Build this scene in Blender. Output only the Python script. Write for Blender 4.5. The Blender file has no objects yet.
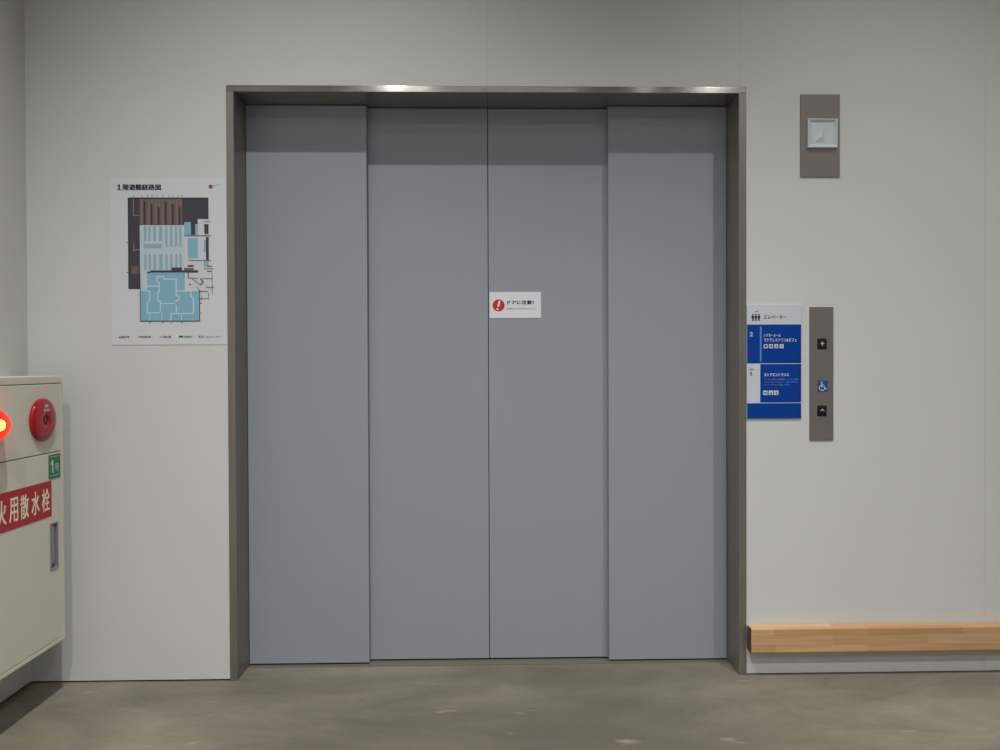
import bpy, bmesh, math
from mathutils import Vector, Matrix
S = bpy.context.scene
C = S.collection

# ---------------------------------------------------------------- materials
def lin(c):
    return tuple(((v/255)/12.92 if v/255 <= .04045 else ((v/255+.055)/1.055)**2.4) for v in c)

def mat(name, rgb, rough=.6, metal=0., noise=0., nscale=40., bump=0., bscale=300., emit=None, estr=0., coat=0., stretch=None, aniso=0., tangent=None, spec=.5):
    m = bpy.data.materials.new(name); m.use_nodes = True
    nt = m.node_tree; N = nt.nodes; L = nt.links
    b = N['Principled BSDF']
    col = (*lin(rgb), 1)
    b.inputs['Base Color'].default_value = col
    b.inputs['Roughness'].default_value = rough
    b.inputs['Metallic'].default_value = metal
    b.inputs['Specular IOR Level'].default_value = spec
    b.inputs['Coat Weight'].default_value = coat
    tc = N.new('ShaderNodeTexCoord')
    src = tc.outputs['Object']
    if stretch:
        mp = N.new('ShaderNodeMapping'); mp.inputs['Scale'].default_value = stretch
        L.new(src, mp.inputs['Vector']); src = mp.outputs['Vector']
    if noise:
        n = N.new('ShaderNodeTexNoise'); n.inputs['Scale'].default_value = nscale; n.inputs['Detail'].default_value = 5
        L.new(src, n.inputs['Vector'])
        mx = N.new('ShaderNodeMix'); mx.data_type = 'RGBA'
        mx.inputs[6].default_value = tuple(v*(1-noise) for v in col[:3])+(1,)
        mx.inputs[7].default_value = tuple(min(1, v*(1+noise)) for v in col[:3])+(1,)
        L.new(n.outputs['Fac'], mx.inputs[0]); L.new(mx.outputs[2], b.inputs['Base Color'])
    if bump:
        n2 = N.new('ShaderNodeTexNoise'); n2.inputs['Scale'].default_value = bscale; n2.inputs['Detail'].default_value = 2
        L.new(src, n2.inputs['Vector'])
        bp = N.new('ShaderNodeBump'); bp.inputs['Strength'].default_value = bump; bp.inputs['Distance'].default_value = .002
        L.new(n2.outputs['Fac'], bp.inputs['Height']); L.new(bp.outputs['Normal'], b.inputs['Normal'])
    if aniso:
        b.inputs['Anisotropic'].default_value = aniso
        cx = N.new('ShaderNodeCombineXYZ')
        for i in range(3): cx.inputs[i].default_value = tangent[i]
        L.new(cx.outputs[0], b.inputs['Tangent'])
    if emit:
        b.inputs['Emission Color'].default_value = (*lin(emit), 1)
        b.inputs['Emission Strength'].default_value = estr
    return m

M = {}
M['ceil'] = mat('ceiling_paint', (150, 150, 146), .9)
M['void'] = mat('dark_gap', (14, 15, 18), .9)
M['white_sheet'] = mat('sheet_white', (206, 211, 216), .5)
M['sign_white'] = mat('sign_white', (200, 206, 214), .45)
M['sticker_white'] = mat('sticker_white', (222, 226, 234), .45)
M['blue'] = mat('sign_blue', (0, 60, 150), .6, spec=.15)
M['pale_blue'] = mat('pale_blue_line', (92, 132, 196), .5)
M['blue_dim'] = mat('blue_text', (120, 150, 205), .5)
M['ink'] = mat('ink', (22, 22, 30), .6)
M['navy'] = mat('ink_navy', (26, 28, 52), .6)
M['red'] = mat('sign_red', (166, 18, 42), .5)
M['sticker_red'] = mat('sticker_red', (198, 28, 32), .5)
M['cream'] = mat('cream_letter', (236, 226, 196), .5)
M['green'] = mat('sticker_green', (22, 120, 78), .5)
M['chair_blue'] = mat('wheelchair_blue', (14, 76, 150), .4)
M['black'] = mat('button_black', (14, 15, 22), .35)
M['box'] = mat('ivory_enamel', (204, 203, 188), .42, noise=.02, nscale=8)
M['boxgap'] = mat('gap_brown', (50, 45, 40), .8)
M['handle'] = mat('grey_plated_metal', (138, 141, 147), .45, metal=.25)
M['alarm'] = mat('red_plastic', (158, 8, 34), .12, spec=.5)
M['alarm_dark'] = mat('dark_red_plastic', (90, 6, 20), .3)
M['door'] = mat('grey_door_paint', (147, 154, 164), .5, noise=.03, nscale=260, bump=.12, bscale=500, spec=.35)
M['steel_v'] = mat('stainless_vertical', (148, 144, 138), .38, metal=.7, noise=.05, nscale=30, stretch=(40, 40, 1), aniso=.8, tangent=(1, 1, 0))
M['steel_h'] = mat('stainless_horizontal', (160, 156, 150), .22, metal=.85, noise=.05, nscale=30, stretch=(1, 40, 40), aniso=1., tangent=(0, 1, 1))
M['plate'] = mat('stainless_plate', (134, 129, 124), .45, metal=.5, noise=.06, nscale=40, stretch=(40, 40, 1), aniso=.5, tangent=(1, 1, 0))
M['sill'] = mat('sill_metal', (120, 118, 108), .5, metal=.4, noise=.08, nscale=30)
M['arrow'] = mat('arrow_grey', (170, 174, 182), .5)
M['char'] = mat('plan_charcoal', (70, 69, 77), .6, spec=.2)
M['brown'] = mat('plan_brown', (110, 88, 90), .6)
M['brown_l'] = mat('plan_brown_light', (132, 116, 116), .6)
M['pblue_l'] = mat('plan_light_blue', (182, 202, 211), .6)
M['pblue_m'] = mat('plan_mid_blue', (140, 172, 192), .6)
M['pblue'] = mat('plan_blue', (132, 178, 202), .6, spec=.2)
M['pline'] = mat('plan_path', (188, 216, 228), .6)
M['pred'] = mat('plan_red_line', (128, 92, 92), .55)
M['pgreen'] = mat('legend_green', (20, 110, 60), .55)
M['lamp_metal'] = mat('fixture_white', (200, 200, 196), .5)
M['lamp_emit'] = mat('fixture_lens', (255, 240, 220), .5, emit=(255, 226, 190), estr=6)

def wall_mat(name, base, seams):
    m = mat(name, base, .85, noise=.025, nscale=3., bump=.10, bscale=260, spec=.25)
    nt = m.node_tree; N = nt.nodes; L = nt.links
    b = N['Principled BSDF']
    src = b.inputs['Base Color'].links[0].from_socket
    if seams:                                   # hairline joints between the wall boards
        tc = N.new('ShaderNodeTexCoord'); sp = N.new('ShaderNodeSeparateXYZ'); L.new(tc.outputs['Object'], sp.inputs[0])
        for x0, zmin in seams:
            a = N.new('ShaderNodeMath'); a.operation = 'SUBTRACT'; L.new(sp.outputs['X'], a.inputs[0]); a.inputs[1].default_value = x0
            c = N.new('ShaderNodeMath'); c.operation = 'ABSOLUTE'; L.new(a.outputs[0], c.inputs[0])
            d = N.new('ShaderNodeMath'); d.operation = 'LESS_THAN'; L.new(c.outputs[0], d.inputs[0]); d.inputs[1].default_value = .0011
            e = N.new('ShaderNodeMath'); e.operation = 'MULTIPLY'; L.new(d.outputs[0], e.inputs[0]); e.inputs[1].default_value = .22
            mx = N.new('ShaderNodeMix'); mx.data_type = 'RGBA'; L.new(e.outputs[0], mx.inputs[0])
            L.new(src, mx.inputs[6]); mx.inputs[7].default_value = (.22, .22, .21, 1)
            src = mx.outputs[2]
        L.new(src, b.inputs['Base Color'])
    return m
M['wall'] = wall_mat('wall_vinyl', (204, 206, 207), [(-.002, 0), (.91, 0), (1.81, 0)])
M['wall_left'] = wall_mat('wall_vinyl_left', (198, 200, 197), [])

def floor_mat():
    m = bpy.data.materials.new('concrete_floor'); m.use_nodes = True
    nt = m.node_tree; N = nt.nodes; L = nt.links; b = N['Principled BSDF']
    tc = N.new('ShaderNodeTexCoord')
    mp = N.new('ShaderNodeMapping'); mp.inputs['Rotation'].default_value = (0, 0, .25); mp.inputs['Scale'].default_value = (1, 2.1, 1)
    L.new(tc.outputs['Object'], mp.inputs['Vector'])
    def noise(scale, detail, rough=.55, dist=0., vec=None):
        n = N.new('ShaderNodeTexNoise'); n.inputs['Scale'].default_value = scale; n.inputs['Detail'].default_value = detail
        n.inputs['Roughness'].default_value = rough; n.inputs['Distortion'].default_value = dist
        L.new(vec or mp.outputs['Vector'], n.inputs['Vector']); return n.outputs['Fac']
    def ramp(fac, stops):
        r = N.new('ShaderNodeValToRGB'); e = r.color_ramp.elements
        while len(e) < len(stops): e.new(.5)
        for el, (p, c) in zip(e, stops): el.position = p; el.color = (*lin(c), 1)
        L.new(fac, r.inputs[0]); return r.outputs[0]
    def mix(f, a, bb, mode='MIX'):
        x = N.new('ShaderNodeMix'); x.data_type = 'RGBA'; x.blend_type = mode
        if isinstance(f, float): x.inputs[0].default_value = f
        else: L.new(f, x.inputs[0])
        for i, v in ((6, a), (7, bb)):
            if isinstance(v, tuple): x.inputs[i].default_value = v
            else: L.new(v, x.inputs[i])
        return x.outputs[2]
    base = ramp(noise(1.7, 7, .62, .6), [(.32, (126, 120, 107)), (.48, (143, 137, 123)), (.68, (163, 156, 142))])
    fine = ramp(noise(38, 7, .8), [(.25, (104, 102, 97)), (.75, (150, 148, 142))])
    c = mix(.55, base, fine, 'OVERLAY')
    # broad patch with a noisy edge, darker in front of the doors
    dm = N.new('ShaderNodeMapping'); dm.inputs['Location'].default_value = (-.22, .95, 0); dm.inputs['Scale'].default_value = (1, 1, 1)
    L.new(tc.outputs['Object'], dm.inputs['Vector'])
    sep = N.new('ShaderNodeSeparateXYZ'); L.new(dm.outputs[0], sep.inputs[0])
    cmb = N.new('ShaderNodeCombineXYZ')
    mx1 = N.new('ShaderNodeMath'); mx1.operation = 'MULTIPLY'; L.new(sep.outputs['X'], mx1.inputs[0]); mx1.inputs[1].default_value = .72; L.new(mx1.outputs[0], cmb.inputs[0])
    my1 = N.new('ShaderNodeMath'); my1.operation = 'MULTIPLY'; L.new(sep.outputs['Y'], my1.inputs[0]); my1.inputs[1].default_value = .62; L.new(my1.outputs[0], cmb.inputs[1])
    ln = N.new('ShaderNodeVectorMath'); ln.operation = 'LENGTH'; L.new(cmb.outputs[0], ln.inputs[0])
    nn = N.new('ShaderNodeMath'); nn.operation = 'MULTIPLY_ADD'; L.new(noise(2.3, 5, .6, .8), nn.inputs[0]); nn.inputs[1].default_value = .9; L.new(ln.outputs['Value'], nn.inputs[2])
    dr = N.new('ShaderNodeMapRange'); dr.interpolation_type = 'SMOOTHSTEP'; dr.inputs['From Min'].default_value = .6; dr.inputs['From Max'].default_value = 1.5; dr.inputs['To Min'].default_value = .82; dr.inputs['To Max'].default_value = 0
    L.new(nn.outputs[0], dr.inputs['Value'])
    c = mix(dr.outputs[0], c, (*lin((88, 83, 72)), 1))
    # pale trowel scuffs
    sc = N.new('ShaderNodeMapping'); sc.inputs['Scale'].default_value = (3.2, 9, 1); sc.inputs['Rotation'].default_value = (0, 0, -.12); sc.inputs['Location'].default_value = (1.7, 2.3, 0)
    L.new(tc.outputs['Object'], sc.inputs['Vector'])
    s = N.new('ShaderNodeValToRGB'); s.color_ramp.elements[0].position = .66; s.color_ramp.elements[1].position = .74
    L.new(noise(1.6, 4, .5, .3, sc.outputs['Vector']), s.inputs[0])
    f = N.new('ShaderNodeMath'); f.operation = 'MULTIPLY'; L.new(s.outputs[0], f.inputs[0]); f.inputs[1].default_value = .35
    c = mix(f.outputs[0], c, (*lin((184, 174, 156)), 1))
    # ground-in dark specks
    v = N.new('ShaderNodeTexVoronoi'); v.inputs['Scale'].default_value = 7; L.new(tc.outputs['Object'], v.inputs['Vector'])
    lt = N.new('ShaderNodeMath'); lt.operation = 'LESS_THAN'; L.new(v.outputs['Distance'], lt.inputs[0]); lt.inputs[1].default_value = .022
    c = mix(lt.outputs[0], c, (*lin((70, 66, 60)), 1))
    L.new(c, b.inputs['Base Color'])
    b.inputs['Specular IOR Level'].default_value = .35
    rr = N.new('ShaderNodeMapRange'); rr.inputs['To Min'].default_value = .42; rr.inputs['To Max'].default_value = .62
    L.new(noise(4, 5), rr.inputs['Value']); L.new(rr.outputs[0], b.inputs['Roughness'])
    bp = N.new('ShaderNodeBump'); bp.inputs['Strength'].default_value = .12; bp.inputs['Distance'].default_value = .002
    L.new(noise(60, 4), bp.inputs['Height']); L.new(bp.outputs[0], b.inputs['Normal'])
    return m
M['floor'] = floor_mat()

def wood_mat():
    m = bpy.data.materials.new('laminated_wood'); m.use_nodes = True
    nt = m.node_tree; N = nt.nodes; L = nt.links; b = N['Principled BSDF']
    tc = N.new('ShaderNodeTexCoord'); sp = N.new('ShaderNodeSeparateXYZ'); L.new(tc.outputs['Object'], sp.inputs[0])
    su = N.new('ShaderNodeMath'); su.operation = 'ADD'; L.new(sp.outputs['Z'], su.inputs[0]); L.new(sp.outputs['Y'], su.inputs[1])
    cb = N.new('ShaderNodeCombineXYZ'); L.new(sp.outputs['X'], cb.inputs[0]); L.new(su.outputs[0], cb.inputs[1])
    br = N.new('ShaderNodeTexBrick'); L.new(cb.outputs[0], br.inputs['Vector'])
    br.offset = .37; br.inputs['Scale'].default_value = 1; br.inputs['Brick Width'].default_value = .34; br.inputs['Row Height'].default_value = .036
    br.inputs['Mortar Size'].default_value = .0006; br.inputs['Mortar Smooth'].default_value = 1; br.inputs['Bias'].default_value = .0
    br.inputs['Color1'].default_value = (*lin((184, 142, 100)), 1); br.inputs['Color2'].default_value = (*lin((222, 184, 142)), 1)
    br.inputs['Mortar'].default_value = (*lin((150, 108, 72)), 1)
    mp = N.new('ShaderNodeMapping'); mp.inputs['Scale'].default_value = (3, 60, 60); L.new(tc.outputs['Object'], mp.inputs['Vector'])
    n = N.new('ShaderNodeTexNoise'); n.inputs['Scale'].default_value = 2; n.inputs['Detail'].default_value = 6; L.new(mp.outputs[0], n.inputs['Vector'])
    r = N.new('ShaderNodeValToRGB'); r.color_ramp.elements[0].position = .3; r.color_ramp.elements[0].color = (.62, .58, .52, 1); r.color_ramp.elements[1].position = .65; r.color_ramp.elements[1].color = (1, 1, 1, 1)
    L.new(n.outputs['Fac'], r.inputs[0])
    mx = N.new('ShaderNodeMix'); mx.data_type = 'RGBA'; mx.blend_type = 'MULTIPLY'; mx.inputs[0].default_value = .45
    L.new(br.outputs['Color'], mx.inputs[6]); L.new(r.outputs[0], mx.inputs[7])
    v = N.new('ShaderNodeTexVoronoi'); v.inputs['Scale'].default_value = 5; L.new(tc.outputs['Object'], v.inputs['Vector'])
    lt = N.new('ShaderNodeMath'); lt.operation = 'LESS_THAN'; L.new(v.outputs['Distance'], lt.inputs[0]); lt.inputs[1].default_value = .03
    m2 = N.new('ShaderNodeMix'); m2.data_type = 'RGBA'; L.new(lt.outputs[0], m2.inputs[0]); L.new(mx.outputs[2], m2.inputs[6]); m2.inputs[7].default_value = (*lin((78, 52, 36)), 1)
    L.new(m2.outputs[2], b.inputs['Base Color']); b.inputs['Roughness'].default_value = .45
    return m
M['wood'] = wood_mat()
M['wood_end'] = mat('wood_end_dark', (92, 62, 62), .7)  # left end face of the rail, darker than its other faces

def lens_mat():                                  # frosted pale plastic lens of the hall lantern
    m = mat('frosted_lens', (200, 210, 216), .28, noise=.06, nscale=25, coat=.4)
    b = m.node_tree.nodes['Principled BSDF']
    b.inputs['Subsurface Weight'].default_value = .3; b.inputs['Subsurface Radius'].default_value = (.02, .02, .02)
    return m
M['lens'] = lens_mat()
M['lens_facet'] = mat('lens_facet', (205, 214, 220), .2, coat=.4)

def red_cover():
    m = bpy.data.materials.new('red_lamp_cover'); m.use_nodes = True
    nt = m.node_tree; N = nt.nodes; L = nt.links; N.remove(N['Principled BSDF']); out = N['Material Output']
    tr = N.new('ShaderNodeBsdfTransparent'); tr.inputs[0].default_value = (.55, .16, .08, 1)
    tl = N.new('ShaderNodeBsdfTranslucent'); tl.inputs[0].default_value = (.30, .012, .006, 1)
    gl = N.new('ShaderNodeBsdfGlossy'); gl.inputs['Roughness'].default_value = .12
    em = N.new('ShaderNodeEmission'); em.inputs[0].default_value = (1, .035, .02, 1); em.inputs[1].default_value = .12
    a = N.new('ShaderNodeMixShader'); a.inputs[0].default_value = .5; L.new(tr.outputs[0], a.inputs[1]); L.new(tl.outputs[0], a.inputs[2])
    fr = N.new('ShaderNodeFresnel'); b = N.new('ShaderNodeMixShader'); L.new(fr.outputs[0], b.inputs[0]); L.new(a.outputs[0], b.inputs[1]); L.new(gl.outputs[0], b.inputs[2])
    ad = N.new('ShaderNodeAddShader'); L.new(b.outputs[0], ad.inputs[0]); L.new(em.outputs[0], ad.inputs[1])
    L.new(ad.outputs[0], out.inputs[0]); return m
M['cover'] = red_cover()
M['bulb'] = mat('glowing_bulb', (255, 200, 160), .5, emit=(255, 190, 130), estr=38)

# ---------------------------------------------------------------- mesh helpers
def add_box(bm, a, b, mi=0):
    vs = [bm.verts.new((x, y, z)) for x in (a[0], b[0]) for y in (a[1], b[1]) for z in (a[2], b[2])]
    for q in ((0, 1, 3, 2), (4, 6, 7, 5), (0, 4, 5, 1), (2, 3, 7, 6), (0, 2, 6, 4), (1, 5, 7, 3)):
        f = bm.faces.new([vs[i] for i in q]); f.material_index = mi

def add_prism(bm, pts, y0, y1, mi=0):            # outline in (x, z) pulled from y0 to y1
    a = [bm.verts.new((p[0], y0, p[1])) for p in pts]; b = [bm.verts.new((p[0], y1, p[1])) for p in pts]
    n = len(pts)
    for f in [bm.faces.new(a), bm.faces.new(b[::-1])] + [bm.faces.new((a[i], b[i], b[(i+1) % n], a[(i+1) % n])) for i in range(n)]:
        f.material_index = mi

def add_line(bm, p, q, w, y0, y1, mi=0):
    d = Vector((q[0]-p[0], q[1]-p[1])); d.normalize(); n = Vector((-d.y, d.x))*w/2; e = d*w/2
    add_prism(bm, [(p[0]-e.x+n.x, p[1]-e.y+n.y), (q[0]+e.x+n.x, q[1]+e.y+n.y), (q[0]+e.x-n.x, q[1]+e.y-n.y), (p[0]-e.x-n.x, p[1]-e.y-n.y)], y0, y1, mi)

def circle(cx, cz, r, n=32):
    return [(cx+r*math.cos(2*math.pi*i/n), cz+r*math.sin(2*math.pi*i/n)) for i in range(n)]

def add_lathe(bm, prof, n=48, mi=0):             # profile (radius, height) spun about +X
    rings = []
    for r, h in prof:
        if r < 1e-6: rings.append([bm.verts.new((h, 0, 0))])
        else: rings.append([bm.verts.new((h, r*math.cos(2*math.pi*i/n), r*math.sin(2*math.pi*i/n))) for i in range(n)])
    for A, B in zip(rings, rings[1:]):
        for i in range(n):
            j = (i+1) % n
            if len(A) == 1 and len(B) == 1: continue
            if len(A) == 1: f = bm.faces.new((A[0], B[i], B[j]))
            elif len(B) == 1: f = bm.faces.new((A[i], B[0], A[j]))
            else: f = bm.faces.new((A[i], B[i], B[j], A[j]))
            f.material_index = mi; f.smooth = True

def obj(name, bm, mats, parent=None, bevel=0., seg=2, loc=None, rot=None):
    bmesh.ops.recalc_face_normals(bm, faces=bm.faces)
    me = bpy.data.meshes.new(name); bm.to_mesh(me); bm.free()
    for m in (mats if isinstance(mats, (list, tuple)) else [mats]): me.materials.append(m)
    o = bpy.data.objects.new(name, me); C.objects.link(o)
    if parent: o.parent = parent
    if loc: o.location = loc
    if rot: o.rotation_euler = rot
    if bevel:
        b = o.modifiers.new('bevel', 'BEVEL'); b.width = bevel; b.segments = seg; b.limit_method = 'ANGLE'
        me.shade_smooth() if hasattr(me, 'shade_smooth') else None
        w = o.modifiers.new('wn', 'WEIGHTED_NORMAL'); w.keep_sharp = True
    return o

def box(name, a, b, m, parent=None, bevel=0., seg=2):
    bm = bmesh.new(); add_box(bm, a, b); return obj(name, bm, m, parent, bevel, seg)

def tag(o, label, cat, group=None):
    o['label'] = label; o['category'] = cat
    if group: o['group'] = group
    return o

def thing(name, label, cat, loc=(0, 0, 0), rot=(0, 0, 0), group=None):
    o = bpy.data.objects.new(name, None); C.objects.link(o); o.location = loc; o.rotation_euler = rot
    o.empty_display_size = .05
    return tag(o, label, cat, group)

def struct(o):
    o['kind'] = 'structure'; return o

def text_into(bm, s, x0, x1, z0, z1, y0, y1, weight=0., mi=0, fill=True):
    """lettering fitted to the rectangle x0..x1, z0..z1, solid from y0 to y1"""
    cu = bpy.data.curves.new('t', 'FONT'); cu.body = s; cu.size = 1; cu.resolution_u = 3
    o = bpy.data.objects.new('t', cu); C.objects.link(o)
    dg = bpy.context.evaluated_depsgraph_get(); dg.update()
    me = bpy.data.meshes.new_from_object(o.evaluated_get(dg))
    bpy.data.objects.remove(o); bpy.data.curves.remove(cu)
    if not me.vertices: return
    xs = [v.co.x for v in me.vertices]; ys = [v.co.y for v in me.vertices]
    ax, bx, ay, by = min(xs), max(xs), min(ys), max(ys)
    # bold letters are struck several times, a hair apart in x and z and in depth
    em = (z1-z0)*weight*1.6
    shifts = [(0, 0)] if not weight else [(-em, -em*.6), (em, -em*.6), (-em, em*.6), (em, em*.6)]
    for n, (dx, dz) in enumerate(shifts):
        t = bmesh.new(); t.from_mesh(me)
        for v in t.verts:
            v.co = Vector((x0+em+dx+(v.co.x-ax)/(bx-ax or 1)*(x1-x0-2*em), y1, z0+em*.6+dz+(v.co.y-ay)/(by-ay or 1)*(z1-z0-1.2*em)))
        ret = bmesh.ops.extrude_face_region(t, geom=list(t.faces))
        for g in ret['geom']:
            if isinstance(g, bmesh.types.BMVert): g.co.y = y0-n*.00003
        tmp = bpy.data.meshes.new('tmp')
        for f in t.faces: f.material_index = mi; f.smooth = False
        t.to_mesh(tmp); t.free(); bm.from_mesh(tmp); bpy.data.meshes.remove(tmp)
    bpy.data.meshes.remove(me)

def one_into(bm, x0, x1, z0, z1, y0, y1, foot=True):   # the digit 1 with flag and foot
    w, h = x1-x0, z1-z0
    p = lambda u, v: (x0+u*w, z0+v*h)
    add_prism(bm, [p(.36, 0), p(.68, 0), p(.68, 1), p(.46, 1), p(.0, .74), p(.10, .60), p(.36, .72)], y0, y1)
    if foot: add_prism(bm, [p(.02, 0), p(1, 0), p(1, .14), p(.02, .14)], y0-.00003, y1)

# ---------------------------------------------------------------- setting
XL, XR, YB, H = -1.638, 5.2, -6.5, 4.1
GAP = .006
bm = bmesh.new()
# recess opening x -.932...932, z to 2.128
add_box(bm, (XL-.2, 0, GAP), (-.9315, .28, H)); add_box(bm, (.9315, 0, GAP*.5), (XR+.2, .28, H)); add_box(bm, (-.9315, 0, 2.1275), (.9315, .28, H))
add_box(bm, (XL-.2, .02, 0), (-.94, .27, GAP), 1); add_box(bm, (.94, .012, 0), (XR+.2, .27, GAP*.5), 1)
struct(obj('wall_back', bm, [M['wall'], M['void']]))
bm = bmesh.new(); add_box(bm, (XL-.2, YB, GAP), (XL, 0, H)); add_box(bm, (XL-.2, YB, 0), (XL-.012, 0, GAP), 1)
struct(obj('wall_left', bm, [M['wall_left'], M['void']]))
struct(box('wall_right', (XR, YB, 0), (XR+.2, 0, H), M['wall']))
struct(box('wall_front', (XL-.2, YB-.2, 0), (XR+.2, YB, H), M['wall']))
struct(box('ceiling', (XL-.2, YB-.2, H), (XR+.2, .28, H+.1), M['ceil']))
struct(box('floor', (XL-.2, YB-.2, -.1), (XR+.2, .60, 0), M['floor']))
bm = bmesh.new()
add_box(bm, (-1.1, .5, 0), (1.1, .6, 2.5)); add_box(bm, (-1.1, .28, 0), (-1.0, .5, 2.5)); add_box(bm, (1.0, .28, 0), (1.1, .5, 2.5)); add_box(bm, (-1.1, .28, 2.4), (1.1, .5, 2.5))
struct(obj('wall_shaft', bm, M['void']))

# ---------------------------------------------------------------- elevator entrance
t = thing('elevator_door_frame', 'brushed stainless steel frame set in the white wall around the wide grey elevator doors', 'door frame', (0, 0, 0))
F0 = -.004
for sx in (-1, 1):
    a, b = sorted((sx*.932, sx*.905))
    box('jamb', (a, F0, 0), (b, .278, 2.105), M['steel_v'], t, .0012)
box('head', (-.932, F0, 2.1052), (.932, .278, 2.128), M['steel_h'], t, .0015)
box('sill', (-.904, .116, 0), (.904, .24, .002), M['sill'], t)

G = 'sliding grey elevator door panels'
def panel(x0, x1, y0, label, hem):
    bm = bmesh.new()
    add_box(bm, (x0, y0, .0075), (x1, y0+.024, 2.103))
    # folded hem at the bottom edge and guide shoe below, as on pressed steel door leaves
    o = obj('elevator_door_panel', bm, M['door'], None, .0016)
    tag(o, label, 'elevator door', G)
    g = bmesh.new(); w = (x1-x0)
    for k in (.2, .8): add_box(g, (x0+w*k-.03, y0+.009, .0025), (x0+w*k+.03, y0+.015, .0095))
    obj('guide_shoe', g, M['void'], o)
    return o
panel(-.9035, -.4545, .136, 'outermost grey elevator door panel on the left, nearest the evacuation map', -1)
panel(-.4900, -.0012, .1665, 'inner grey elevator door panel just left of the centre seam, no sticker', -1)
panel(.0012, .4900, .1665, 'inner grey elevator door panel right of the centre seam, with the white warning sticker', 1)
panel(.4540, .9035, .136, 'outermost grey elevator door panel on the right, nearest the blue floor guide sign', 1)

# warning sticker on the door
t = thing('warning_sticker', 'small white warning sticker with red exclamation disc stuck on the elevator door', 'sticker', (0, .1665, 1.3))
t.location = (0, 0, 0)
Y = .1664
box('sheet', (.0045, Y-.0012, 1.308), (.2010, Y+.0001, 1.407), M['sticker_white'], t)
def P(px, py):  # photo measure on the sticker, in metres on the door
    return (.0045+(px-489.3)*.0038, 1.407-(py-291.8)*.0038)
bm = bmesh.new(); c = P(498.4, 305.2); add_prism(bm, circle(c[0], c[1], .0228, 40), Y-.0016, Y-.0012)
d = obj('warning_disc', bm, M['sticker_red'], t); d['label'] = 'red disc'
bm = bmesh.new(); q = [P(498.9, 300.6), P(500.3, 300.9), P(499.2, 306.3), P(497.2, 306.0)]; q = q[::-1]
add_prism(bm, [P(498.6, 300.4), P(500.4, 300.8), P(499.0, 306.6), P(497.1, 306.2)], Y-.0020, Y-.0016)
add_prism(bm, [P(496.3, 307.9), P(498.5, 308.2), P(498.4, 309.8), P(496.1, 309.4)], Y-.0020, Y-.0016)
obj('exclamation_mark', bm, M['cream'], t)
bm = bmesh.new(); a, b = P(507, 304.3), P(533.7, 300.1); text_into(bm, 'ドアに注意！', a[0], b[0], a[1], b[1], Y-.0016, Y-.0012, .025)
a, b = P(507, 309.4), P(536.2, 307.7); text_into(bm, '扉に触れたり、寄りかからないでください', a[0], b[0], a[1], b[1], Y-.0016, Y-.0012, 0.)
obj('lettering', bm, M['navy'], t)

# ---------------------------------------------------------------- evacuation map poster
t = thing('evacuation_map', 'white evacuation route map with blue floor plan on the wall left of the elevator', 'poster', (0, 0, 0))
def P(px, py): return (-1.342+(px-110.5)*.003532, 1.798-(py-178)*.003556)
y1, y2, y3, y4, y5 = .0005, -.0016, -.0020, -.0024, -.0028
a, b = P(110.5, 344.6), P(226.2, 178); box('sheet', (a[0], y2, a[1]), (b[0], y1, b[1]), M['white_sheet'], t)
bm = bmesh.new()
mats = [M[k] for k in ('char', 'brown', 'pblue_l', 'pblue_m', 'pblue', 'pline', 'pred', 'sign_white', 'brown_l', 'ink')]
CH, BR, LB, MB, BL, PL, RD, WH, BRL, INK = range(10)
def R(x0, yy0, x1, yy1, mi, lay=0):
    p, q = P(x0, yy1), P(x1, yy0); ya = y2-.0003*lay; add_box(bm, (p[0], ya-.0003, p[1]), (q[0], ya, q[1]), mi)
LC_ = [0]
def LN(pts, w, mi, lay=4):
    ya = y2-.0003*lay
    for n, (p, q) in enumerate(zip(pts, pts[1:])): LC_[0] = (LC_[0]+1) % 9; add_line(bm, P(*p), P(*q), w*.00354, ya-.0003-LC_[0]*.00002, ya, mi)
R(128, 198, 208.3, 225, CH); R(128, 225, 139.5, 289, CH)
R(182.4, 219, 190.4, 225, CH, 1); R(190.5, 219, 195, 235, CH, 1); R(128, 197.5, 208.3, 198.3, INK, 1); R(127.7, 198, 128.3, 289, INK, 1)
R(139.5, 199, 182.3, 224.6, BR, 2)
for i in range(12): R(141.3+i*3.5, 199.2, 142.3+i*3.5, 224.5, BRL, 3); 
for i in range(6): R(143.6+i*7, 201+(i % 3)*3, 145.4+i*7, 224.4, CH, 3)
R(133, 199, 134, 216, BRL, 2); R(134.2, 215, 139.4, 216, BRL, 2)
R(133, 243, 134, 252, BRL, 2); R(134, 249, 139, 250, BRL, 2); R(131, 266, 138, 274, BR, 2)
R(139.5, 225, 184, 273, LB, 1); R(181.5, 235, 209, 270, WH, 0); R(197.5, 219, 209, 235, WH, 2)
for x0, x1 in ((143.8, 146), (148.2, 150.4), (153, 155.6), (158.6, 162)): R(x0, 226, x1, 241, MB, 2)
for x0, x1 in ((165, 167), (169.7, 172), (174.7, 176.8), (179, 181)): R(x0, 226, x1, 246.5, MB, 2)
R(143.2, 243.8, 161.5, 248, MB, 2)
for x0, x1 in ((143.8, 146), (148.2, 150.4), (153, 155.6), (158.6, 162), (165, 167), (169.7, 172), (174.7, 176.8), (179, 181)): R(x0, 254, x1, 269.5, MB, 2)
R(184, 222, 190.6, 235, BL, 2); R(195, 224, 197.6, 235, BL, 2); R(187.3, 238, 197.6, 258, BL, 2)
R(204, 224, 208.3, 234, CH, 3); R(205.5, 237, 208.3, 260, CH, 3); R(203.4, 240, 205.5, 252, MB, 3); R(203.4, 260, 208.3, 266, MB, 3)
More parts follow.
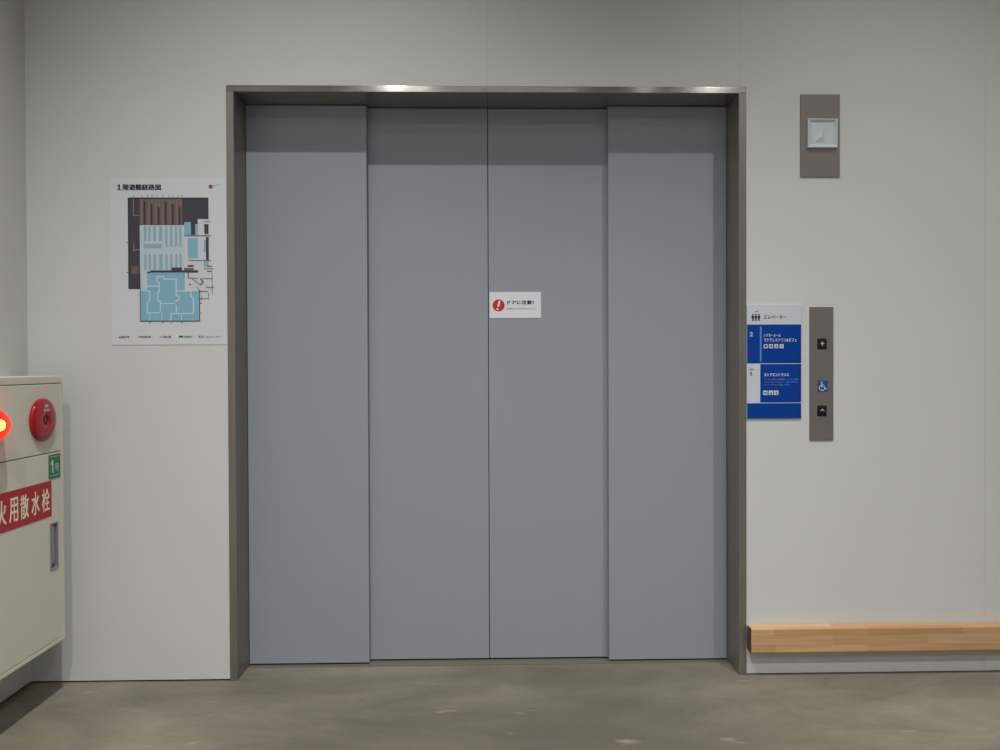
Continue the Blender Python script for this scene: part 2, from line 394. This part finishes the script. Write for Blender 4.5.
R(150, 270.2, 197.5, 272.4, CH, 3); R(146.5, 271.3, 150, 273, CH, 3); R(171, 267.4, 181.5, 270.3, CH, 3); R(187, 265, 193, 266.6, CH, 3); R(183.5, 267.8, 193, 270, RD, 3)
R(146, 272.4, 184, 291, BL, 2); R(139.5, 273, 146, 291, LB, 1); R(139.5, 291, 198.8, 321, BL, 2); R(184, 273, 209, 291, WH, 0)
for p in ([(139.5, 273), (139.5, 321), (198.8, 321), (198.8, 291)],): LN(p, .7, CH)
LN([(145.6, 273), (145.6, 290.5), (149, 291.5), (149, 300), (146.6, 303), (146.6, 312.8), (160, 312.8)], 1.2, PL)
LN([(146, 286), (158, 286)], 1.2, PL)
LN([(163, 276.5), (156.4, 276.5), (156.4, 281), (158.8, 283), (158.8, 291), (157, 293), (157, 300), (159.6, 302), (159.6, 312.5)], 1.2, PL)
LN([(163, 276.5), (163.5, 279), (175.4, 279), (175.4, 295), (178.2, 296.5), (178.2, 299.5), (175.4, 301), (175.4, 313.5), (170, 313.5), (170, 320)], 1.2, PL)
LN([(175.4, 313.5), (192.6, 313.5), (192.6, 298), (190.2, 296), (190.2, 291), (184, 291), (176, 291)], 1.2, PL)
LN([(160, 303.6), (175.4, 303.6)], 1.2, PL); LN([(148.6, 313), (148.6, 320)], .7, PL); LN([(161, 313), (161, 320)], .7, PL); LN([(180.5, 314), (180.5, 320)], .7, PL)
for p in ([(188, 260.3), (210.5, 260.3)], [(184, 235.6), (210.5, 235.6)], [(204, 221.2), (210.5, 221.2)], [(204, 268.5), (213, 268.5)], [(189, 278), (197, 278)], [(211.5, 273), (211.5, 294)],
          [(207.6, 293), (207.6, 298.5), (199, 298.5)], [(205, 287.2), (213.3, 287.2)], [(198, 291.2), (207, 291.2)], [(201, 278.4), (212, 278.4)], [(200.6, 295), (200.6, 300)], [(192, 279), (199, 284)], [(196, 287), (200, 291)]): LN(p, .55, RD)
for p in ([(187.6, 272), (187.6, 277.5)], [(207, 266), (211, 266)], [(207, 271.2), (211, 271.2)], [(200, 279), (202.5, 282), (199.5, 285)], [(189, 284.3), (190, 284.3)]): LN(p, .9, CH)
for x in (134, 142, 147.5, 152, 157, 163, 168.5, 173, 178, 182): R(x-.5, 195.4, x+.5, 196.7, BRL, 0)
for x in (149, 162, 170.5, 181): R(x-.5, 322, x+.5, 323.2, CH, 0)
for x, yy in ((200, 303), (200, 313), (126.6, 242.4), (126.6, 272.2)): R(x-.8, yy-.4, x+.8, yy+.5, CH, 0)
obj('floor_plan', bm, mats, t)
bm = bmesh.new()
a, b = P(117, 190.3), P(161, 184.2); one_into(bm, a[0], a[0]+.016, a[1]+.001, b[1]-.001, y3, y2); text_into(bm, '階避難経路図', a[0]+.0205, b[0], a[1], b[1], y3, y2, .022)
obj('lettering', bm, M['navy'], t)
for s, x0, x1 in (('▲現在地', 117.5, 128.3), ('屋内消火栓', 139.5, 150), ('消火器', 162, 170), ('非常口', 183, 190.8), ('エレベーター', 204.5, 220), ('EV', 197.5, 203)):
    bm = bmesh.new(); a, b = P(x0, 338), P(x1, 335.7); text_into(bm, s, a[0], b[0], a[1], b[1], y3, y2, .008); obj('lettering', bm, M['navy'], t)
bm = bmesh.new(); a, b = P(177.6, 337.6), P(182, 335.6); add_box(bm, (a[0], y3, a[1]), (b[0], y2, b[1])); obj('legend_symbol', bm, M['pgreen'], t)
bm = bmesh.new(); a, b = P(157.5, 337.2), P(160.8, 336); add_prism(bm, [(a[0], a[1]), (b[0], a[1]), (b[0], b[1])], y3, y2); obj('legend_symbol', bm, M['sticker_red'], t)
bm = bmesh.new(); a, b = P(137.2, 337.2), P(138.8, 336); add_box(bm, (a[0], y3, a[1]), (b[0], y2, b[1])); obj('legend_symbol', bm, M['sticker_red'], t)
bm = bmesh.new(); c = P(210.6, 186.5); add_prism(bm, circle(c[0], c[1], .0075, 20), y3, y2); add_line(bm, c, P(220, 184.4), .0016, y3, y2)
obj('north_mark', bm, M['pred'], t)

# ---------------------------------------------------------------- blue floor guide sign
t = thing('floor_guide_sign', 'blue and white floor guide sign on the wall beside the right door jamb', 'sign', (0, 0, 0))
def P(px, py): return (.9365+(px-747)*.00364, 1.343-(py-305)*.003638)
ya, yb = .0005, -.005
box('board', (.9335, yb, .933), (1.133, ya, 1.343), M['sign_white'], t, .0006)
bm = bmesh.new()
def R2(x0, yy0, x1, yy1, mi=0, lay=0):
    p, q = P(x0, yy1), P(x1, yy0); k = yb-.0004*lay; add_box(bm, (p[0], k-.0004, p[1]), (q[0], k, q[1]), mi)
R2(746.4, 324.6, 800.6, 363.2); R2(759.6, 363.9, 800.6, 402.2); R2(746.4, 402.9, 800.6, 418)
obj('blue_field', bm, M['blue'], t)
bm = bmesh.new(); R2(759.2, 326.5, 760.8, 361.5, 0, 1); obj('divider_line', bm, M['pale_blue'], t)
def wr(s, x0, yy0, x1, yy1, m, w=.02, lay=1, nm='lettering'):
    bm2 = bmesh.new(); a, b = P(x0, yy1), P(x1, yy0); k = yb-.0004*lay
    text_into(bm2, s, a[0], b[0], a[1], b[1], k-.0004, k, w); return obj(nm, bm2, m, t)
wr('エレベーター', 763, 315, 786, 319.2, M['ink'], .01, 0)
wr('2', 748.8, 332, 752.3, 336.4, M['sign_white'], .012)
wr('シアターホール', 763, 333.8, 780, 337, M['sign_white'], .012)
wr('マケアレストラン&カフェ', 763, 338.2, 796, 341.8, M['sign_white'], .012)
wr('現在地', 749, 368.4, 753.2, 370, M['ink'], .0, 0)
bm = bmesh.new(); a, b = P(749.0, 375.2), P(751.8, 371.6); one_into(bm, a[0], b[0], a[1], b[1], yb-.0004, yb); obj('lettering', bm, M['ink'], t)
wr('ストアエントランス', 763.3, 373, 788.3, 376.2, M['sign_white'], .025)
for s, yy, x1 in (('ストアへお越しのお客様は、こちらの階の', 378.3, 798), ('入口よりお入りください。上階へは右手の', 381, 797.6), ('エレベーターをご利用ください。', 383.7, 790)):
    wr(s, 763.3, yy, x1, yy+1.6, M['blue_dim'], 0.)
# small square pictograms, each a white tile with its dark mark
for x, yy, w, marks in ((763, 344.2, 4, [(1, .8, 3, 3, 1)]), (768.2, 344.2, 4, [(.9, 1.1, 1.7, 3, 2), (2.2, 1.1, 3.2, 3, 2)]), (773.5, 344.2, 4, [(1, 2.3, 3.1, 3, 2), (1.8, 1, 2.5, 2.3, 2)]), (779, 344.2, 4, [(1.6, .8, 2.4, 3.1, 2)]),
                        (762.4, 390.3, 4.4, [(.8, 1.7, 3.7, 2.9, 1)]), (768, 390.3, 4.4, [(1.2, 2.9, 3.3, 3.8, 2), (2, .9, 2.7, 2.9, 2)]), (773.3, 390.3, 4.4, [(1.4, 2.1, 3.3, 2.9, 2), (2, 1.1, 2.7, 3.9, 2)])):
    bm = bmesh.new(); R2(x, yy, x+w, yy+w, 0, 1)
    for q in marks: R2(x+q[0], yy+q[1], x+q[2], yy+q[3], q[4], 2)
    obj('pictogram', bm, [M['sign_white'], M['navy'], M['char']], t)
bm = bmesh.new(); k0, k1 = yb-.0004, yb           # three people with arrows above them
for i in range(3):
    x = 752.1+i*3.1; c = P(x, 314.9); add_prism(bm, circle(c[0], c[1], .0030, 14), k0, k1)
    for (u0, v0, u1, v1) in ((-1.25, 315.9, 1.25, 318.4), (-.85, 318.4, -.12, 321), (.12, 318.4, .85, 321)):
        a, b = P(x+u0, v1), P(x+u1, v0); add_box(bm, (a[0], k0, a[1]), (b[0], k1, b[1]))
add_prism(bm, [P(754.1, 312.3), P(755.9, 312.3), P(755.0, 310.9)], k0, k1); add_prism(bm, [P(756.0, 311), P(757.6, 311), P(756.8, 312.3)], k0, k1)
obj('elevator_pictogram', bm, M['navy'], t)

# ---------------------------------------------------------------- hall lantern (arrival indicator)
t = thing('elevator_arrival_lantern', 'steel plate with square frosted lamp high on the wall right of the elevator', 'indicator light', (0, 0, 0))
box('plate', (1.129, -.004, 1.8045), (1.2735, .0005, 2.103), M['plate'], t, .0008)
bm = bmesh.new()                                   # pillow-shaped lens with chamfered rim
def ringz(x0, x1, z0, z1, y): return [bm.verts.new(p) for p in ((x0, y, z0), (x1, y, z0), (x1, y, z1), (x0, y, z1))]
A = ringz(1.1505, 1.2625, 1.9065, 2.0140, -.004); B = ringz(1.1525, 1.2605, 1.9085, 2.0120, -.015); B2 = ringz(1.1555, 1.2575, 1.9115, 2.0090, -.0155); Cc = ringz(1.166, 1.248, 1.9215, 2.0000, -.0085)
for p, q in ((A, B), (B, B2), (B2, Cc)):
    for i in range(4): bm.faces.new((p[i], p[(i+1) % 4], q[(i+1) % 4], q[i]))
bm.faces.new(Cc); bm.faces.new(A[::-1])
lens = obj('lens', bm, M['lens'], t, .001)
bm = bmesh.new()                                   # raised up-arrow facet moulded in the lens
pts = [(1.176, 1.926), (1.214, 1.996), (1.220, 1.930)]
v = [bm.verts.new((x-.003, -.0086, z)) for x, z in pts]; tip = bm.verts.new((1.204, -.0135, 1.950))
bm.faces.new(v)
for i in range(3): bm.faces.new((v[i], v[(i+1) % 3], tip))
obj('arrow_facet', bm, M['lens'], lens)

# ---------------------------------------------------------------- call button panel
t = thing('call_button_panel', 'tall narrow steel panel with two black call buttons and a blue wheelchair sticker', 'button panel', (0, 0, 0))
box('faceplate', (1.1635, -.0045, .8515), (1.2500, .0005, 1.3350), M['plate'], t, .0008)
PX = [1.2075]
def call_button(zc):
    cx = 1.2078
    bz = box('button', (cx-.0172, -.0062, zc-.0195), (cx+.0172, -.0045, zc+.0195), M['black'], t, .001)
    k = box('key', (cx-.0125, -.0085, zc-.0145), (cx+.0125, -.0062, zc+.0145), M['black'], bz, .0015)
    bm = bmesh.new()
    add_prism(bm, [(cx-.0085, zc-.0005), (cx, zc+.0085), (cx+.0085, zc-.0005), (cx+.004, zc-.0005), (cx, zc+.003), (cx-.004, zc-.0005)], -.0090, -.0085)
    return bz, bm, cx
bz, bm, cx = call_button(1.2010); add_box(bm, (cx-.0016, -.0090, 1.1930), (cx+.0016, -.0085, 1.2035)); obj('up_arrow', bm, M['arrow'], bz)
bz, bm, cx = call_button(.9580); obj('up_arrow', bm, M['arrow'], bz)
st = box('wheelchair_sticker', (1.1915, -.0053, 1.0270), (1.2290, -.0045, 1.0680), M['chair_blue'], t); st['label'] = 'blue sticker with a white wheelchair symbol'
bm = bmesh.new(); sx, sz = 1.2102, 1.0475; k0, k1 = -.0058, -.0053
add_prism(bm, circle(sx-.0035, sz+.0145, .0026, 14), k0, k1)
add_line(bm, (sx-.0035, sz+.010), (sx-.0030, sz-.001), .0036, k0-0.00002, k1)
add_line(bm, (sx-.0030, sz+.005), (sx+.0045, sz+.005), .0020, k0-0.00004, k1)
add_line(bm, (sx-.0030, sz-.001), (sx+.0065, sz-.001), .0026, k0-0.00006, k1)
add_line(bm, (sx+.0065, sz-.001), (sx+.0105, sz-.010), .0026, k0-0.00008, k1)
add_line(bm, (sx+.0105, sz-.010), (sx+.0140, sz-.0085), .0022, k0-0.00010, k1)
arc = [(sx-.002+.0098*math.cos(a), sz-.0055+.0098*math.sin(a)) for a in [math.radians(x) for x in range(125, 350, 15)]]
for n, (p, q) in enumerate(zip(arc, arc[1:])): add_line(bm, p, q, .0029, k0-.0001-.00002*(n % 2), k1)
obj('wheelchair_symbol', bm, M['sign_white'], st)

# ---------------------------------------------------------------- wooden bumper rail
bm = bmesh.new(); add_box(bm, (.9330, -.048, .090), (XR-.01, 0, .184)); 
o = obj('wooden_bumper_rail', bm, [M['wood'], M['wood_end']], None, .009, 4)
for p in o.data.polygons:
    if p.normal.x < -.9: p.material_index = 1
tag(o, 'low laminated wooden bumper rail running along the wall right of the elevator', 'bumper rail')

# ---------------------------------------------------------------- fire hydrant cabinet
BX, BY0, BY1, BZ0, BZ1 = -1.458, -.800, -.109, .196, 1.097
t = thing('fire_hydrant_cabinet', 'ivory steel fire hydrant cabinet with red sign mounted on the left wall', 'fire hydrant cabinet', (0, 0, 0))
bm = bmesh.new(); back = BX-.016
add_box(bm, (XL+.0005, BY0, BZ0), (back, BY1, BZ1))
hs = obj('housing', bm, M['box'], t, .002)
bm = bmesh.new()
o = [(BY0, BZ0), (BY1, BZ0), (BY1, BZ1), (BY0, BZ1)]; i_ = [(BY0+.014, BZ0+.014), (BY1-.014, BZ0+.014), (BY1-.014, BZ1-.0245), (BY0+.014, BZ1-.0245)]
vo = [bm.verts.new((BX, *p)) for p in o]; vi = [bm.verts.new((BX, *p)) for p in i_]; wo = [bm.verts.new((back, *p)) for p in o]; wi = [bm.verts.new((back, *p)) for p in i_]
for k in range(4):
    j = (k+1) % 4
    for f in ((vo[k], vo[j], vi[j], vi[k]), (wo[k], wi[k], wi[j], wo[j]), (vo[k], wo[k], wo[j], vo[j]), (vi[k], vi[j], wi[j], wi[k])): bm.faces.new(f)
obj('front_rim', bm, M['box'], t, .002)
box('gap_liner', (back, BY0+.0145, BZ0+.0145), (back+.0015, BY1-.0145, BZ1-.025), M['boxgap'], t)
g = .0022
up = box('upper_panel', (back+.002, BY0+.014+g, .8435), (BX, BY1-.014-g, BZ1-.0245-g), M['box'], t, .0018)
HZ0, HZ1, HY0, HY1 = .450, .608, -.199, -.151
bm = bmesh.new()                                   # lower door with a hole for the recessed pull
DY0, DY1, DZ0, DZ1 = BY0+.014+g, BY1-.014-g, BZ0+.014+g, .8405
def face_ring(xf, xb, O, I):
    a = [bm.verts.new((xf, *p)) for p in O]; b = [bm.verts.new((xf, *p)) for p in I]; c = [bm.verts.new((xb, *p)) for p in O]; d = [bm.verts.new((xb, *p)) for p in I]
    for k in range(4):
        j = (k+1) % 4
        for f in ((a[k], a[j], b[j], b[k]), (c[k], d[k], d[j], c[j]), (a[k], c[k], c[j], a[j]), (b[k], b[j], d[j], d[k])): bm.faces.new(f)
face_ring(BX, back+.002, [(DY0, DZ0), (DY1, DZ0), (DY1, DZ1), (DY0, DZ1)], [(HY0+.004, HZ0+.004), (HY1-.004, HZ0+.004), (HY1-.004, HZ1-.004), (HY0+.004, HZ1-.004)])
dr = obj('door', bm, M['box'], t, .0018)
bm = bmesh.new()                                   # recessed flush pull: rim, cup and folding grip
face_ring(BX+.0025, BX-.0122, [(HY0, HZ0), (HY1, HZ0), (HY1, HZ1), (HY0, HZ1)], [(HY0+.006, HZ0+.006), (HY1-.006, HZ0+.006), (HY1-.006, HZ1-.006), (HY0+.006, HZ1-.006)])
add_box(bm, (BX-.0135, HY0+.006, HZ0+.006), (BX-.0120, HY1-.006, HZ1-.006))
add_box(bm, (BX-.012, HY0+.014, HZ0+.022), (BX-.001, HY0+.030, HZ1-.010))
obj('handle', bm, M['handle'], dr, .0008)['label'] = 'grey metal flush pull'

# lettering on the cabinet: flat artwork drawn facing -Y, then turned to face +X
def facing(o, yc):                                 # local x runs along the cabinet towards the back wall
    o.rotation_euler = (0, 0, math.pi/2); o.location = (BX, 0, 0); return o
rot = (0, 0, math.pi/2)
# local (x, y, z) -> world (BX - y, x, z)
bm = bmesh.new(); add_box(bm, (-.5560, -.0014, .632), (-.1890, 0, .750)); sg = obj('name_sign', bm, M['red'], dr, 0, 2, (BX, 0, 0), rot); sg['label'] = 'red sign with cream lettering'
bm = bmesh.new()
for ch, yc in zip('消火用散水栓', (-.522, -.460, -.400, -.343, -.283, -.2235)):
    text_into(bm, ch, yc-.0225, yc+.0225, .653, .728, -.0018, -.0014, .008)
obj('lettering', bm, M['cream'], sg, 0, 2, (0, 0, 0))
bm = bmesh.new(); 
def rrect(x0, x1, z0, z1, r):
    pts = []
    for cx, cz, a0 in ((x1-r, z0+r, -90), (x1-r, z1-r, 0), (x0+r, z1-r, 90), (x0+r, z0+r, 180)):
        for k in range(5): a = math.radians(a0+k*22.5); pts.append((cx+r*math.cos(a), cz+r*math.sin(a)))
    return pts
add_prism(bm, rrect(-.2035, -.1330, .7545, .8355, .005), -.0014, 0)
gs = obj('green_sticker', bm, M['green'], dr, 0, 2, (BX, 0, 0), rot); gs['label'] = 'green sticker with a white number one'
bm = bmesh.new()
one_into(bm, -.191, -.171, .775, .817, -.0018, -.0014, False); text_into(bm, '号', -.167, -.143, .777, .803, -.0018, -.0014, .0)
add_box(bm, (-.197, -.0018, .827), (-.139, -.0014, .8285)); add_box(bm, (-.197, -.0018, .7645), (-.139, -.0014, .766))
obj('lettering', bm, M['sign_white'], gs)

# alarm push button
bm = bmesh.new()
add_lathe(bm, [(.0, 0), (.0695, 0), (.0700, .006), (.0690, .010), (.064, .0135), (.050, .0165), (.034, .0180), (.021, .0178), (.0175, .0150), (.0165, .0100), (.0, .0100)], 64)
ab = obj('alarm_button', bm, M['alarm'], up, 0, 2, (BX, -.2430, .9555)); ab['label'] = 'round red alarm push button'
bm = bmesh.new(); add_lathe(bm, [(0, .0099), (.0130, .0100), (.0130, .0125), (.011, .0140), (0, .0143)], 40)
obj('push_cap', bm, M['alarm_dark'], ab)
bm = bmesh.new()
text_into(bm, '火災', -.010, .010, .040, .050, -.0175, -.0150, .02); text_into(bm, '強く押す', -.016, .016, .027, .0355, -.0186, -.0165, .02)
obj('lettering', bm, M['sign_white'], ab, 0, 2, (0, 0, 0), rot)

# red indicator lamp
bm = bmesh.new(); add_lathe(bm, [(0, 0), (.060, 0), (.060, .006), (.056, .010), (.050, .011), (0, .011)], 48)
lb = obj('lamp_base', bm, M['alarm'], up, 0, 2, (BX, -.512, .957))
prof = [(.050, .011), (.0490, .018), (.0450, .027), (.0385, .036), (.0300, .0445), (.0200, .0520), (.0105, .0562), (0, .0575)]
bm = bmesh.new(); add_lathe(bm, prof, 48); lc = obj('lamp_cover', bm, M['cover'], lb); lc['label'] = 'glowing red domed lamp cover'
bm = bmesh.new(); add_lathe(bm, [(0, .0115), (.009, .0115), (.010, .018), (.017, .025), (.018, .032), (.013, .040), (0, .044)], 24)
obj('bulb', bm, M['bulb'], lb)

# ---------------------------------------------------------------- ceiling downlights
def lamp(x, y, power, label, size, blend):
    dl = thing('ceiling_downlight', label, 'ceiling light', (x, y, H), (0, math.pi/2, 0), 'round ceiling downlights')
    bm = bmesh.new(); add_lathe(bm, [(.0, .001), (.085, .001), (.085, .006), (.072, .090), (.066, .090), (.060, .02), (0, .02)], 40)
    obj('trim_ring', bm, M['lamp_metal'], dl)
    bm = bmesh.new(); add_lathe(bm, [(0, .0205), (.056, .0205), (.056, .026), (0, .026)], 40)
    obj('diffuser', bm, M['lamp_emit'], dl)
    l = bpy.data.lights.new('downlight_beam', 'SPOT'); l.energy = power; l.color = LC; l.spot_size = math.radians(size); l.spot_blend = blend; l.shadow_soft_size = .028
    lo = bpy.data.objects.new('downlight_beam', l); C.objects.link(lo); lo.location = (.11, 0, 0); lo.rotation_euler = (0, -math.pi/2, 0); lo.parent = dl
LC = (1.0, .98, .935)
P1, P2 = 262, 205
lamp(-.575, -1.48, P1*1.2, 'round ceiling downlight in front of the door, left one of the near pair', 101, 1.)
lamp(1.46, -1.48, P1*.88, 'round ceiling downlight in front of the door, right one of the near pair', 101, 1.)
lamp(-.51, -3.30, P2*1.2, 'round ceiling downlight farther from the door, left one of the far pair', 130, 1.)
lamp(1.30, -3.30, P2*.9, 'round ceiling downlight farther from the door, right one of the far pair', 130, 1.)

def linear(x, y, power, label):                    # long fill lights added out of view to lift the ambient level
    tt = thing('added_fill_light', label, 'ceiling light', (x, y, H), (0, 0, 0), 'added fill lights')
    box('housing', (-1.25, -.16, -.09), (1.25, .16, -.001), M['lamp_metal'], tt, .004)
    l = bpy.data.lights.new('fill_glow', 'AREA'); l.shape = 'RECTANGLE'; l.size = 2.4; l.size_y = .28; l.energy = power; l.color = (1.0, .985, .955)
    lo = bpy.data.objects.new('fill_glow', l); C.objects.link(lo); lo.location = (0, 0, -.095); lo.parent = tt
linear(-.2, -5.2, 26, 'long white fill light added deeper in the hall, left one')
linear(3.2, -5.2, 26, 'long white fill light added deeper in the hall, right one')

w = bpy.data.worlds.new('world'); S.world = w; w.use_nodes = True
w.node_tree.nodes['Background'].inputs[0].default_value = (.6, .63, .66, 1); w.node_tree.nodes['Background'].inputs[1].default_value = .3

# ---------------------------------------------------------------- camera
yaw, pit, rol = .0217, -.0106, -.0037
Fv = Vector((math.sin(yaw)*math.cos(pit), math.cos(yaw)*math.cos(pit), math.sin(pit)))
Rv = Vector((math.cos(yaw), -math.sin(yaw), 0)); Uv = Rv.cross(Fv)
c, s = math.cos(rol), math.sin(rol); R2v, U2v = c*Rv+s*Uv, c*Uv-s*Rv
cam = bpy.data.cameras.new('camera'); co = bpy.data.objects.new('camera', cam); C.objects.link(co)
cam.sensor_width = 36; cam.lens = 785*36/1000; cam.clip_start = .02
m = Matrix.Identity(4)
for i, v_ in enumerate((R2v, U2v, -Fv)):
    for j in range(3): m[j][i] = v_[j]
m.translation = Vector((-.0214, -2.826, 1.1227)); co.matrix_world = m
S.camera = co
S.view_settings.view_transform = 'Standard'; S.view_settings.look = 'None'; S.view_settings.gamma = 1; S.view_settings.use_curve_mapping = False
S.view_settings.exposure = 0.10
